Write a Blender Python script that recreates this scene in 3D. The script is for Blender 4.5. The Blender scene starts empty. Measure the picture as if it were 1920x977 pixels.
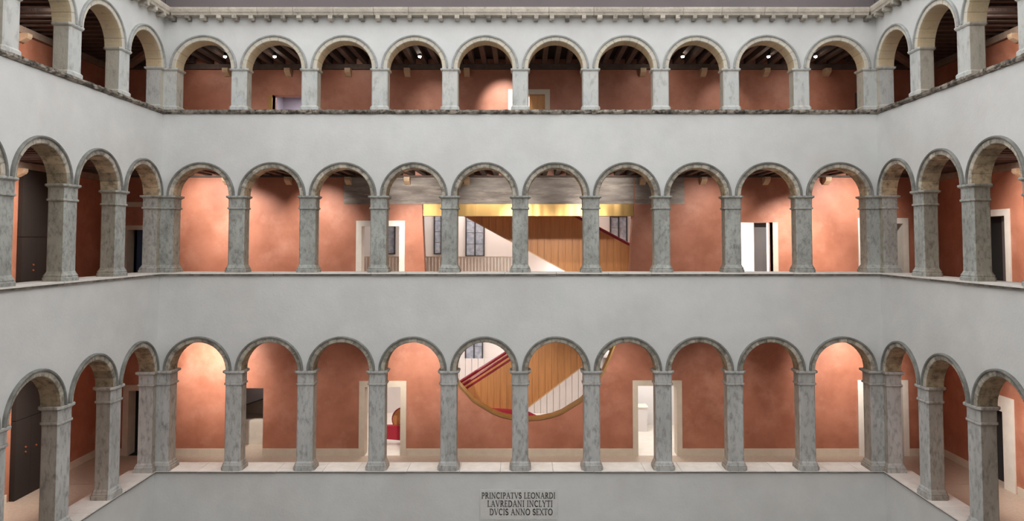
import bpy, bmesh, math, random
from mathutils import Vector, Matrix
random.seed(7)
R = math.radians
COL = bpy.context.scene.collection
SC = bpy.context.scene

# ------------------------------------------------------------------ camera
F, CX, HY = 1299.0, 981.0, 450.0        # focal length in px, vanishing column, horizon row
TH = R(2.5)                             # slight upward pitch
PY = HY - F * math.tan(TH)
E = 13.6                                # eye height above the courtyard pavement
D = 23.4                                # distance to the far facade
cam = bpy.data.cameras.new('camera'); camo = bpy.data.objects.new('camera', cam); COL.objects.link(camo)
camo.location = (0, 0, E); camo.rotation_euler = (R(90) + TH, 0, 0)
cam.sensor_fit = 'HORIZONTAL'; cam.sensor_width = 36; cam.lens = 36 * F / 1920
cam.shift_x = -(CX - 960) / 1920; cam.shift_y = (PY - 488.5) / 1920
cam.clip_end = 300
SC.camera = camo

# ------------------------------------------------------------------ sky, exposure
SC.view_settings.view_transform = 'Standard'; SC.view_settings.look = 'None'
SC.view_settings.gamma = 1; SC.view_settings.use_curve_mapping = False
SC.view_settings.exposure = 0.0
w = bpy.data.worlds.new('sky'); SC.world = w; w.use_nodes = True
bg = w.node_tree.nodes['Background']; bg.inputs[0].default_value = (0.99, 1.0, 1.0, 1); bg.inputs[1].default_value = 2.1

# ------------------------------------------------------------------ pixel -> point helpers
def ray(px, py):
    dx, dz = (px - CX) / F, (PY - py) / F
    return dx, math.cos(TH) - dz * math.sin(TH), math.sin(TH) + dz * math.cos(TH)
def at(px, py, Y=D):
    a, b, c = ray(px, py); t = Y / b
    return a * t, E + c * t
def Zf(py, Y=D): return at(CX, py, Y)[1]
def Xf(px, py, Y=D): return at(px, py, Y)[0]

# ------------------------------------------------------------------ object helpers
def tag(o, label=None, cat=None, group=None, kind=None):
    if label: o['label'] = label
    if cat: o['category'] = cat
    if group: o['group'] = group
    if kind: o['kind'] = kind
    return o
def link(o, parent=None):
    COL.objects.link(o)
    if parent is not None: o.parent = parent
    return o
def empty(name, loc=(0, 0, 0), rz=0.0):
    o = bpy.data.objects.new(name, None); o.empty_display_size = .2
    o.location = loc; o.rotation_euler = (0, 0, rz); return link(o)
class MB:
    def __init__(s): s.v = []; s.f = []
    def add(s, vs, fs):
        n = len(s.v); s.v += [tuple(v) for v in vs]; s.f += [tuple(i + n for i in f) for f in fs]; return s
    def box(s, x0, x1, y0, y1, z0, z1):
        return s.add([(x0,y0,z0),(x1,y0,z0),(x1,y1,z0),(x0,y1,z0),(x0,y0,z1),(x1,y0,z1),(x1,y1,z1),(x0,y1,z1)],
                     [(0,3,2,1),(4,5,6,7),(0,1,5,4),(1,2,6,5),(2,3,7,6),(3,0,4,7)])
    def prism(s, poly, y0, y1):              # polygon in (x,z), extruded along y
        n = len(poly)
        vs = [(p[0], y0, p[1]) for p in poly] + [(p[0], y1, p[1]) for p in poly]
        fs = [tuple(range(n)), tuple(range(2*n-1, n-1, -1))] + [(i, i+n, (i+1) % n + n, (i+1) % n) for i in range(n)]
        return s.add(vs, fs)
    def vprism(s, poly, z0, z1):             # polygon in (x,y), extruded along z
        n = len(poly)
        vs = [(p[0], p[1], z0) for p in poly] + [(p[0], p[1], z1) for p in poly]
        fs = [tuple(range(n-1, -1, -1)), tuple(range(n, 2*n))] + [(i, (i+1) % n, (i+1) % n + n, i+n) for i in range(n)]
        return s.add(vs, fs)
    def xprism(s, poly, x0, x1):             # polygon in (y,z), extruded along x
        n = len(poly)
        vs = [(x0, p[0], p[1]) for p in poly] + [(x1, p[0], p[1]) for p in poly]
        fs = [tuple(range(n)), tuple(range(2*n-1, n-1, -1))] + [(i, i+n, (i+1) % n + n, (i+1) % n) for i in range(n)]
        return s.add(vs, fs)
    def lathe(s, poly, prof):                # plan polygon offset outwards by o at each height z
        n = len(poly); base = len(s.v)
        nor = []
        for i in range(n):
            a, b = Vector(poly[i]), Vector(poly[(i+1) % n]); d = (b - a).normalized(); nor.append(Vector((d.y, -d.x)))
        for o, z in prof:
            for i in range(n):
                n0, n1 = nor[i-1], nor[i]; m = (n0 + n1); m = m / max(.2, m.dot(n1))
                p = Vector(poly[i]) + m * o; s.v.append((p.x, p.y, z))
        for k in range(len(prof) - 1):
            for i in range(n):
                a = base + k*n + i; b = base + k*n + (i+1) % n
                s.f.append((a, b, b + n, a + n))
        s.f.append(tuple(base + i for i in range(n-1, -1, -1)))
        s.f.append(tuple(base + (len(prof)-1)*n + i for i in range(n)))
        return s
    def tube(s, pts, r, n=8):
        pts = [Vector(p) for p in pts]; base = len(s.v)
        for i, p in enumerate(pts):
            d = (pts[min(i+1, len(pts)-1)] - pts[max(i-1, 0)]).normalized()
            a = d.cross(Vector((0, 1, 0)) if abs(d.y) < .9 else Vector((1, 0, 0))).normalized(); b = d.cross(a)
            for k in range(n):
                t = 2*math.pi*k/n; s.v.append(tuple(p + a*math.cos(t)*r + b*math.sin(t)*r))
        for i in range(len(pts)-1):
            for k in range(n):
                s.f.append((base+i*n+k, base+i*n+(k+1) % n, base+(i+1)*n+(k+1) % n, base+(i+1)*n+k))
        s.f.append(tuple(base+k for k in range(n-1, -1, -1))); s.f.append(tuple(base+(len(pts)-1)*n+k for k in range(n)))
        return s
    def mesh(s, name, mat):
        m = bpy.data.meshes.new(name); m.from_pydata(s.v, [], s.f)
        bm = bmesh.new(); bm.from_mesh(m); bmesh.ops.recalc_face_normals(bm, faces=bm.faces); bm.to_mesh(m); bm.free()
        m.materials.append(mat); return m
    def build(s, name, mat, parent=None, loc=None, rz=0.0):
        o = bpy.data.objects.new(name, s.mesh(name, mat))
        if loc: o.location = loc
        o.rotation_euler = (0, 0, rz)
        return link(o, parent)
def inst(name, mesh, parent=None, loc=(0,0,0), rot=(0,0,0), scale=(1,1,1)):
    o = bpy.data.objects.new(name, mesh); o.location = loc; o.rotation_euler = rot; o.scale = scale
    return link(o, parent)
def struct(o, label, cat): return tag(o, label, cat, kind='structure')

# ------------------------------------------------------------------ materials
def mat(name, c1, c2=None, scale=2.0, rough=.85, bump=0.0, bscale=30.0, detail=6, metal=0.0, stretch=(1,1,1), lo=.35, hi=.65, c3=None, s3=9.0, lo3=.5, hi3=.72, coord='world', vary=0.0, reveal_shade=None):
    m = bpy.data.materials.new(name); m.use_nodes = True; nt = m.node_tree; N = nt.nodes; L = nt.links
    b = N['Principled BSDF']; b.inputs['Roughness'].default_value = rough; b.inputs['Metallic'].default_value = metal
    b.inputs['Base Color'].default_value = (*c1, 1)
    if coord == 'world': g = N.new('ShaderNodeNewGeometry'); src = g.outputs['Position']
    else: g = N.new('ShaderNodeTexCoord'); src = g.outputs['Object']
    mp = N.new('ShaderNodeMapping'); mp.inputs['Scale'].default_value = stretch; L.new(src, mp.inputs['Vector'])
    vec = mp.outputs['Vector']; col = None
    if c2:
        nz = N.new('ShaderNodeTexNoise'); nz.inputs['Scale'].default_value = scale; nz.inputs['Detail'].default_value = detail
        nz.inputs['Roughness'].default_value = .6
        L.new(vec, nz.inputs['Vector'])
        cr = N.new('ShaderNodeValToRGB'); cr.color_ramp.elements[0].position = lo; cr.color_ramp.elements[1].position = hi
        cr.color_ramp.elements[0].color = (*c1, 1); cr.color_ramp.elements[1].color = (*c2, 1)
        L.new(nz.outputs['Fac'], cr.inputs['Fac']); col = cr.outputs['Color']
    if c3:
        n3 = N.new('ShaderNodeTexNoise'); n3.inputs['Scale'].default_value = s3; n3.inputs['Detail'].default_value = 8
        n3.inputs['Roughness'].default_value = .65
        L.new(vec, n3.inputs['Vector'])
        r3 = N.new('ShaderNodeValToRGB'); r3.color_ramp.elements[0].position = lo3; r3.color_ramp.elements[1].position = hi3
        L.new(n3.outputs['Fac'], r3.inputs['Fac'])
        mx = N.new('ShaderNodeMix'); mx.data_type = 'RGBA'; L.new(r3.outputs['Color'], mx.inputs['Factor'])
        if col: L.new(col, mx.inputs['A'])
        else: mx.inputs['A'].default_value = (*c1, 1)
        mx.inputs['B'].default_value = (*c3, 1); col = mx.outputs['Result']
    if reveal_shade:      # shade painted into sheltered faces with a warmer stone tint; courtyard faces stay weathered grey
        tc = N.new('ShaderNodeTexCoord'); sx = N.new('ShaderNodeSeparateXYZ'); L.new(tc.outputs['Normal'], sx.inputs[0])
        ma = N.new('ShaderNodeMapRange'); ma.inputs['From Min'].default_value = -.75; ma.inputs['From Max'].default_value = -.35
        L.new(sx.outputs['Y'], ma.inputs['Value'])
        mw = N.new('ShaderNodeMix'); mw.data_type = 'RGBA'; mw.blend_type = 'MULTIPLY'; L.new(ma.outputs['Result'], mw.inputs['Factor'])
        L.new(col, mw.inputs['A']); mw.inputs['B'].default_value = (*reveal_shade, 1); col = mw.outputs['Result']
    if vary:
        oi = N.new('ShaderNodeObjectInfo'); mr = N.new('ShaderNodeMapRange')
        mr.inputs['To Min'].default_value = 1 - vary; mr.inputs['To Max'].default_value = 1 + vary
        L.new(oi.outputs['Random'], mr.inputs['Value'])
        hv = N.new('ShaderNodeHueSaturation'); L.new(mr.outputs['Result'], hv.inputs['Value'])
        if col: L.new(col, hv.inputs['Color'])
        else: hv.inputs['Color'].default_value = (*c1, 1)
        col = hv.outputs['Color']
    if col: L.new(col, b.inputs['Base Color'])
    if bump:
        nb = N.new('ShaderNodeTexNoise'); nb.inputs['Scale'].default_value = bscale; nb.inputs['Detail'].default_value = 6
        L.new(vec, nb.inputs['Vector'])
        bp = N.new('ShaderNodeBump'); bp.inputs['Strength'].default_value = bump; bp.inputs['Distance'].default_value = .03
        L.new(nb.outputs['Fac'], bp.inputs['Height']); L.new(bp.outputs['Normal'], b.inputs['Normal'])
    return m
M = {}
M['plaster'] = mat('pale_grey_lime_plaster', (.61,.615,.605), (.67,.665,.65), .9, .92, .15, 14, c3=(.57,.555,.54), s3=.35, lo3=.45, hi3=.75)
M['stone_top'] = mat('whitewashed_stone', (.50,.52,.51), (.57,.56,.53), 1.6, .9, .4, 22, c3=(.30,.29,.275), s3=5, lo3=.5, hi3=.75, stretch=(1,1,.5), reveal_shade=(.86,.78,.68))
M['stone_mid'] = mat('weathered_grey_stone', (.43,.44,.41), (.30,.30,.275), 1.8, .9, .4, 20, c3=(.11,.105,.095), s3=11, lo3=.47, hi3=.8, stretch=(1,1,.55), reveal_shade=(.84,.74,.64))
M['stone_low'] = mat('grey_istrian_stone', (.52,.515,.50), (.40,.395,.375), 1.5, .9, .35, 20, c3=(.15,.14,.13), s3=9, lo3=.48, hi3=.8, stretch=(1,1,.4), reveal_shade=(.74,.65,.57))
M['arch_top'] = mat('pale_arch_stone', (.62,.56,.45), (.55,.52,.46), 2.0, .9, .35, 20, c3=(.36,.34,.30), s3=6, lo3=.58, hi3=.8, vary=.06, reveal_shade=(1.0,.86,.66))
M['arch_mid'] = mat('mottled_arch_stone', (.50,.45,.37), (.36,.33,.28), 2.5, .9, .4, 20, c3=(.14,.125,.105), s3=5, lo3=.47, hi3=.7, vary=.28, reveal_shade=(.92,.78,.60))
M['arch_low'] = mat('brown_grey_arch_stone', (.44,.40,.33), (.32,.29,.24), 2.5, .9, .4, 20, c3=(.13,.115,.095), s3=5, lo3=.47, hi3=.7, vary=.28, reveal_shade=(.80,.66,.50))
M['hood_top'] = mat('grey_hood_mould', (.40,.41,.40), (.28,.28,.27), 3, .9, .3, 20)
M['hood_mid'] = mat('dark_hood_mould', (.24,.24,.22), (.14,.135,.12), 3, .9, .3, 20)
M['coping_top'] = mat('black_crusted_coping', (.33,.29,.24), (.15,.125,.10), 3.0, .95, .7, 16, c3=(.05,.042,.035), s3=6, lo3=.45, hi3=.62, vary=.25)
M['coping'] = mat('pale_coping_stone', (.80,.76,.71), (.70,.66,.61), 3.0, .8, .3, 18, vary=.05)
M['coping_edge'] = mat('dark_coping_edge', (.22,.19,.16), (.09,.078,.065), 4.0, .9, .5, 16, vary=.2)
M['cornice'] = mat('beige_gutter_stone', (.56,.50,.42), (.42,.37,.31), 3.0, .9, .4, 16, c3=(.2,.17,.14), s3=5, lo3=.58, hi3=.8, vary=.1)
M['bracket'] = mat('weathered_bracket_stone', (.46,.42,.36), (.30,.27,.23), 4.0, .9, .4, 16, c3=(.12,.10,.085), s3=5, lo3=.5, hi3=.7, vary=.4)
M['terracotta'] = mat('terracotta_marmorino', (.47,.187,.115), (.36,.13,.074), 1.1, .55, .06, 6, c3=(.58,.285,.20), s3=.9, lo3=.5, hi3=.85)
M['cream'] = mat('cream_stone_frame', (.66,.57,.46), (.60,.51,.41), 3, .6, .05)
M['whiteframe'] = mat('white_stone_frame', (.78,.73,.66), (.72,.67,.60), 3, .6, .05)
M['floor'] = mat('beige_terrazzo', (.50,.40,.32), (.42,.33,.26), 14, .45, .03)
M['beam'] = mat('dark_stained_beam', (.11,.074,.060), (.075,.05,.04), 5, .75, .2, 20, vary=.2)
M['boards'] = mat('dark_ceiling_boards', (.018,.013,.011), (.012,.009,.008), 5, .8)
M['plate'] = mat('brown_wall_plate', (.32,.23,.175), (.24,.17,.13), 5, .8, .2, stretch=(1,1,1))
M['corbel'] = mat('ochre_stone_corbel', (.60,.43,.28), (.50,.35,.23), 5, .8, .1)
M['masonry'] = mat('bare_old_masonry', (.36,.32,.29), (.20,.165,.145), 2.2, .9, .7, 9, c3=(.50,.44,.38), s3=3.0, lo3=.5, hi3=.75, stretch=(.35,1,1.9))
M['white'] = mat('white_room_paint', (.78,.75,.74), (.75,.725,.715), 2, .7)
M['lilac'] = mat('lilac_grey_paint', (.42,.39,.47), (.39,.36,.44), 2, .7)
M['wood'] = mat('oak_veneer', (.56,.255,.092), (.45,.195,.066), 3, .42, .03, stretch=(6,6,.35), vary=.08)
M['woodedge'] = mat('pale_oak_edge', (.62,.42,.24), None, rough=.4)
M['red'] = mat('crimson_handrail', (.24,.012,.03), (.20,.010,.025), 3, .35)
M['carpet'] = mat('red_carpet_plinth', (.42,.025,.045), (.36,.02,.04), 20, .9)
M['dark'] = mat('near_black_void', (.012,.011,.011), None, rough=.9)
M['darkgrey'] = mat('dark_grey_leaf', (.115,.10,.10), (.10,.088,.088), 2, .55)
M['blue'] = mat('dark_blue_leaf', (.02,.045,.09), None, rough=.4)
M['lift'] = mat('dark_bronze_lift_panel', (.017,.010,.007), (.013,.008,.0055), 1.2, .8)
M['button'] = mat('copper_button', (.55,.16,.07), None, rough=.35, metal=.6)
M['orangedoor'] = mat('honey_wood_door', (.62,.30,.10), (.52,.24,.07), 3, .5, stretch=(5,5,.5))
M['iron'] = mat('dark_window_iron', (.035,.035,.04), None, rough=.5)
M['pane'] = mat('blue_grey_leaded_glass', (.24,.29,.38), (.46,.50,.57), 5, .15, lo=.35, hi=.65)
M['slat'] = mat('beige_railing_slat', (.80,.70,.60), (.74,.64,.54), 3, .5)
M['roof'] = mat('mauve_grey_roof_fascia', (.135,.112,.115), (.12,.10,.104), 1.0, .7)
M['paving'] = mat('courtyard_paving', (.42,.40,.38), (.35,.33,.31), 3, .7)
M['black'] = mat('black_lamp_housing', (.02,.02,.02), None, rough=.4)
M['ink'] = mat('dark_cut_lettering', (.10,.09,.08), None, rough=.9)
M['plaque'] = mat('pale_inscribed_stone', (.66,.65,.63), (.58,.57,.55), 3, .9, .15)
M['stair'] = mat('beige_stair_stone', (.50,.44,.37), (.44,.38,.32), 3, .7)
# brass: brushed so that reflections run in upright streaks
mb_ = bpy.data.materials.new('brushed_brass'); mb_.use_nodes = True; nt = mb_.node_tree
b_ = nt.nodes['Principled BSDF']; b_.inputs['Base Color'].default_value = (.52,.33,.125,1); b_.inputs['Metallic'].default_value = 1; b_.inputs['Roughness'].default_value = .46
g_ = nt.nodes.new('ShaderNodeNewGeometry'); mp_ = nt.nodes.new('ShaderNodeMapping'); mp_.inputs['Scale'].default_value = (.55, .01, .01)
nz_ = nt.nodes.new('ShaderNodeTexNoise'); nz_.inputs['Scale'].default_value = 1.6; nz_.inputs['Detail'].default_value = 2
bp_ = nt.nodes.new('ShaderNodeBump'); bp_.inputs['Strength'].default_value = 1.0; bp_.inputs['Distance'].default_value = .22
nt.links.new(g_.outputs['Position'], mp_.inputs[0]); nt.links.new(mp_.outputs[0], nz_.inputs['Vector']); nt.links.new(nz_.outputs['Fac'], bp_.inputs['Height']); nt.links.new(bp_.outputs[0], b_.inputs['Normal'])
M['brass'] = mb_
me_ = bpy.data.materials.new('lit_lamp_lens'); me_.use_nodes = True
e_ = me_.node_tree.nodes['Principled BSDF']; e_.inputs['Emission Color'].default_value = (1, .9, .78, 1); e_.inputs['Emission Strength'].default_value = 60
M['lens'] = me_

# ------------------------------------------------------------------ layout numbers
XL, XR = Xf(300, 450), Xf(1650, 450)         # inner corners of the courtyard
PIT, PC, RO, SH, TW = 2.4, -.1, .93, .54, .5  # bay pitch, middle pillar, arch radius, shaft width, wall thickness
G, GS = 3.6, 4.05                            # gallery depth, far and side
TILT = .0162
RAD = RO + .2
FRAMES = {'front': ((0, D, 0), 0.0), 'left': ((XL, D, 0), math.atan2(1, -TILT)), 'right': ((XR, D, 0), math.atan2(-1, -TILT))}
YB = D + G                                   # face of the far gallery's rear wall
def zrow(py): return Zf(py)
LV = {
 'top': dict(sill=zrow(206), sth=.15, spring=zrow(128), floor=zrow(206) - .65, ceil=zrow(72), plate=None),
 'mid': dict(sill=zrow(511), sth=.11, spring=zrow(367), floor=zrow(511) - .62, ceil=zrow(311), plate=None),
 'low': dict(sill=zrow(882), sth=.07, spring=zrow(695), floor=zrow(882) - .62, ceil=zrow(632), plate=None),
}
ZG = 0.0
ZTOP = zrow(16)                              # top of the masonry wall, under the gutter
ORD = ['first','second','third','fourth','fifth','sixth','seventh','eighth','ninth','tenth','eleventh']
ROWN = {'top': 'top', 'mid': 'middle', 'low': 'bottom'}
SIDE_S = [2.33 + PIT*i for i in range(5)]    # pillar distances from the corner on the side walls
SIDE_ARCH = [1.13 + PIT*i for i in range(5)]
FP = [PC + (i-5)*PIT for i in range(1, 10)]
FA = [PC + (k-4.5)*PIT for k in range(10)]

# ------------------------------------------------------------------ facade walls with arch holes
def band(mb, u0, u1, arches, r, z0, z1, v0=0.0, v1=TW):
    cur = u0; n = 20
    for c in sorted(arches):
        mb.prism([(cur, z0), (c - r, z0), (c - r, z1), (cur, z1)], v0, v1)
        pts = [(c - r*math.cos(math.pi*i/n), z0 + r*math.sin(math.pi*i/n)) for i in range(n+1)]
        for i in range(n):
            a, b = pts[i], pts[i+1]
            mb.prism([a, b, (b[0], z1), (a[0], z1)], v0, v1)
        cur = c + r
    mb.prism([(cur, z0), (u1, z0), (u1, z1), (cur, z1)], v0, v1)
def facade(side, u0, u1, arches, closed=None):
    mb = MB()
    tops = [('low', LV['mid']['sill'] - LV['mid']['sth']), ('mid', LV['top']['sill'] - LV['top']['sth']), ('top', ZTOP)]
    for l, zt in tops:
        band(mb, u0, u1, arches, RAD - .02, LV[l]['spring'], zt)
        mb.box(u0, u1, TW, .8, LV[l]['floor'], LV[l]['sill'] - LV[l]['sth'])      # inner face of the parapet
        if closed:                                                               # plain wall nearer than the last bay built
            mb.box(closed[0], closed[1], 0, TW, LV[l]['sill'] - LV[l]['sth'], LV[l]['spring'])
    mb.box(u0, u1, 0, TW, ZG, LV['low']['sill'] - LV['low']['sth'])
    loc, rz = FRAMES[side]
    return mb.build('wall_' + side, M['plaster'], None, loc, rz)
SE = SIDE_S[-1]
struct(facade('front', XL, XR, FA), 'pale grey plaster far wall of the courtyard, pierced by three rows of arches', 'wall')
struct(facade('left', -24.2, .5, [-a for a in SIDE_ARCH], (-24.2, -SE)), 'pale grey plaster left wall of the courtyard running towards the viewer', 'wall')
struct(facade('right', -.5, 24.2, SIDE_ARCH, (SE, 24.2)), 'pale grey plaster right wall of the courtyard running towards the viewer', 'wall')
struct(MB().box(XL - 1, XR + 1, -1.3, -.8, ZG, ZTOP).build('wall_back', M['plaster']), 'plain grey plaster wall behind the viewer', 'wall')
struct(MB().box(XL - 6, XR + 6, -1.3, D + 12, -.3, ZG).build('floor_courtyard', M['paving']), 'grey stone paving at the foot of the courtyard', 'floor')

# ------------------------------------------------------------------ pillars
def chamfer_rect(x0, x1, y0, y1, c):
    return [(x0+c,y0),(x1-c,y0),(x1,y0+c),(x1,y1-c),(x1-c,y1),(x0+c,y1),(x0,y1-c),(x0,y0+c)]
HS = SH/2
PLAN = chamfer_rect(-HS, HS, .01, TW - .02, .035)
def corner_plan(sgn):      # L-shaped pier in the inner corner; sgn -1 left corner, +1 right corner; local origin at the corner
    p = [(.44, .01), (.44, TW-.02), (-TW+.02, TW-.02), (-TW+.02, -.20), (-.01, -.20), (-.01, .01)]
    if sgn > 0: p = [(-x, y) for x, y in p]; p.reverse()
    p.reverse()
    a = sum(p[i][0]*p[(i+1) % 6][1] - p[(i+1) % 6][0]*p[i][1] for i in range(6))
    return p if a > 0 else p[::-1]
def profile(l):
    s, t = LV[l]['sill'], LV[l]['spring']
    if l == 'low':
        base = [(.09,s),(.09,s+.11),(.065,s+.12),(.065,s+.17),(.045,s+.19),(.035,s+.24),(0,s+.29)]
        r0, r1, c0 = zrow(722.5), zrow(718), zrow(702)
    elif l == 'mid':
        base = [(.085,s),(.085,s+.09),(.06,s+.11),(.065,s+.15),(.03,s+.2),(0,s+.26)]
        r0, r1, c0 = zrow(392.5), zrow(388.5), zrow(373)
    else:
        base = [(.05,s),(.05,s+.1),(0,s+.15)]
        r0, r1, c0 = None, None, zrow(133.5)
    shaft_top = r0 if r0 else c0
    shaft = [(0, base[-1][1]), (0, shaft_top)]
    if r0: cap = [(0,r0),(.04,r0+.01),(.045,(r0+r1)/2),(.04,r1-.01),(.012,r1),(.012,c0),(.05,c0+.03),(.085,c0+.05),(.09,t-.02),(.075,t)]
    else: cap = [(0,c0),(.03,c0+.02),(.055,c0+.05),(.06,t-.01),(.05,t)]
    return base, shaft, cap
PM = {}
def pillar_meshes(key, plan, l):
    if (key, l) not in PM:
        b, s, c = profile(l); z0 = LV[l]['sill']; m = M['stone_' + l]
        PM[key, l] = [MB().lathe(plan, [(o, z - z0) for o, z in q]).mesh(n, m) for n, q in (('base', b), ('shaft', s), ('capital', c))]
    return PM[key, l]
SN = {'top': 'pale whitewashed stone pillar', 'mid': 'dark weathered stone pillar', 'low': 'grey stone pillar with moulded base'}
def put_pillar(key, plan, l, loc, rz, label, group):
    o = empty('stone_pillar', (loc[0], loc[1], LV[l]['sill']), rz); tag(o, label, 'pillar', group)
    for n, me in zip(('base', 'shaft', 'capital'), pillar_meshes(key, plan, l)): inst(n, me, o)
def frame_pt(side, u, v=0.0):
    (x, y, _), a = FRAMES[side]
    return (x + u*math.cos(a) - v*math.sin(a), y + u*math.sin(a) + v*math.cos(a))
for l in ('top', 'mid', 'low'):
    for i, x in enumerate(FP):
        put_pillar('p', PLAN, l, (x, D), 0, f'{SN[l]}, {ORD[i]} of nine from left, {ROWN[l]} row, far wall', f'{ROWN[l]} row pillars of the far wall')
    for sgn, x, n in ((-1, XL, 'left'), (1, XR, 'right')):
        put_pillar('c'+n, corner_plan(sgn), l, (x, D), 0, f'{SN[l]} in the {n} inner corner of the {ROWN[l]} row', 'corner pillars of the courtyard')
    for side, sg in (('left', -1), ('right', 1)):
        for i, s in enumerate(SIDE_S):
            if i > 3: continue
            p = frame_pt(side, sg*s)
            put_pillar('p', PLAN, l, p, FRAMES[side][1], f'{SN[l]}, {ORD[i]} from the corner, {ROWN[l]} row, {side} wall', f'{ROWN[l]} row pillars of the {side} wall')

# ------------------------------------------------------------------ arches of separate voussoirs
NV = 11
def voussoir_mesh(m):
    mb = MB(); half = math.pi/NV/2 - .0035
    prof = [(RO, TW), (RO, .05), (RO+.012, -.02), (RO+.03, -.035), (RO+.135, -.035), (RO+.2, -.03), (RO+.2, TW)]
    st = 2; n = len(prof)
    for k in range(st+1):
        a = -half + 2*half*k/st
        for r, v in prof: mb.v.append((r*math.sin(a), v, r*math.cos(a)))
    for k in range(st):
        for i in range(n):
            a, b = k*n+i, k*n+(i+1) % n; mb.f.append((a, b, b+n, a+n))
    mb.f.append(tuple(range(n))); mb.f.append(tuple(st*n+i for i in range(n-1, -1, -1)))
    return mb.mesh('voussoir', m)
def hood_mesh(m):
    mb = MB(); st = 28; prof = [(RO+.14, -.03), (RO+.15, -.08), (RO+.185, -.09), (RO+.21, -.06), (RO+.21, .02), (RO+.14, .02)]; n = len(prof)
    for k in range(st+1):
        a = -math.pi/2 + math.pi*k/st
        for r, v in prof: mb.v.append((r*math.sin(a), v, r*math.cos(a)))
    for k in range(st):
        for i in range(n):
            a, b = k*n+i, k*n+(i+1) % n; mb.f.append((a, b, b+n, a+n))
    mb.f.append(tuple(range(n))); mb.f.append(tuple(st*n+i for i in range(n-1, -1, -1)))
    return mb.mesh('hood_mould', m)
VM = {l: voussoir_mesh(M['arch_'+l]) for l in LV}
HM = {'top': hood_mesh(M['hood_top']), 'mid': hood_mesh(M['hood_mid']), 'low': hood_mesh(M['hood_mid'])}
AN = {'top': 'pale round stone arch', 'mid': 'mottled round stone arch', 'low': 'brown-grey round stone arch'}
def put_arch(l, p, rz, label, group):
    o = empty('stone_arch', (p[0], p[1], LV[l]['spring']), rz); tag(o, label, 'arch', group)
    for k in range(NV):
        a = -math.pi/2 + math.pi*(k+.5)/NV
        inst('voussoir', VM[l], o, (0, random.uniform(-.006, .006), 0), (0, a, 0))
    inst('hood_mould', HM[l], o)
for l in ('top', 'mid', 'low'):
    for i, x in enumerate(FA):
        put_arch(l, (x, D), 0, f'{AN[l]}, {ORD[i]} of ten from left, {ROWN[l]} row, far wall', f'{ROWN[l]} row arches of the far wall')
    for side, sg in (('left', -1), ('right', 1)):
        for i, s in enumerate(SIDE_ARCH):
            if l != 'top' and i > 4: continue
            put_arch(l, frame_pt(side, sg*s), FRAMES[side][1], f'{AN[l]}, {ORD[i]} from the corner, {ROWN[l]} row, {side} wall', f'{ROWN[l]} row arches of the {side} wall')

# ------------------------------------------------------------------ copings (sills) of separate stones
tn = [0]
def trim(label, side):
    tn[0] += 1; loc, rz = FRAMES[side]
    o = empty(f'trim_{tn[0]}', loc, rz); return struct(o, label, 'trim')
for l in ('top', 'mid', 'low'):
    for side, u0, u1 in (('front', XL + .0, XR - .0), ('left', -14.0, .0), ('right', .0, 14.0)):
        t = trim(f'{"black-crusted" if l == "top" else "pale worn"} stone coping under the {ROWN[l]} row of pillars on the {"far" if side == "front" else side} wall', side)
        z1 = LV[l]['sill']; th = LV[l]['sth']; u = u0
        while u < u1 - .01:
            ln = min(random.uniform(1.0, 1.9), u1 - u)
            if u1 - u - ln < .5: ln = u1 - u
            a, b = u + .006, u + ln - .006
            j = random.uniform(-.012, .012)
            pr = .075
            if l == 'top':
                mb = MB(); n = 9                      # chipped outer edge
                rows = []
                for k in range(n+1):
                    x = a + (b-a)*k/n
                    q0, q1, q2 = (random.uniform(-.028, .028) for _ in range(3))
                    rows.append([(x, .85, z1-th), (x, -pr+.03+q0, z1-th+abs(q1)*.5), (x, -pr-.02+q1, z1-th*.55+q2*.4), (x, -pr+.0+q2, z1-abs(q0)*.6+j*.3), (x, .85, z1)])
                for r_ in rows: mb.v += r_
                for k in range(n):
                    for i in range(5):
                        c, d = k*5+i, k*5+(i+1) % 5; mb.f.append((c, d, d+5, c+5))
                mb.f.append(tuple(range(5))); mb.f.append(tuple(n*5+i for i in range(4, -1, -1)))
                mb.build('coping_stone', M['coping_top'], t)
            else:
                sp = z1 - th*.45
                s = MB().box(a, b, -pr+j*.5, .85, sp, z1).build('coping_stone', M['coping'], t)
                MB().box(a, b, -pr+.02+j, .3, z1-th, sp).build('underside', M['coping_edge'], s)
            u += ln

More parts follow.
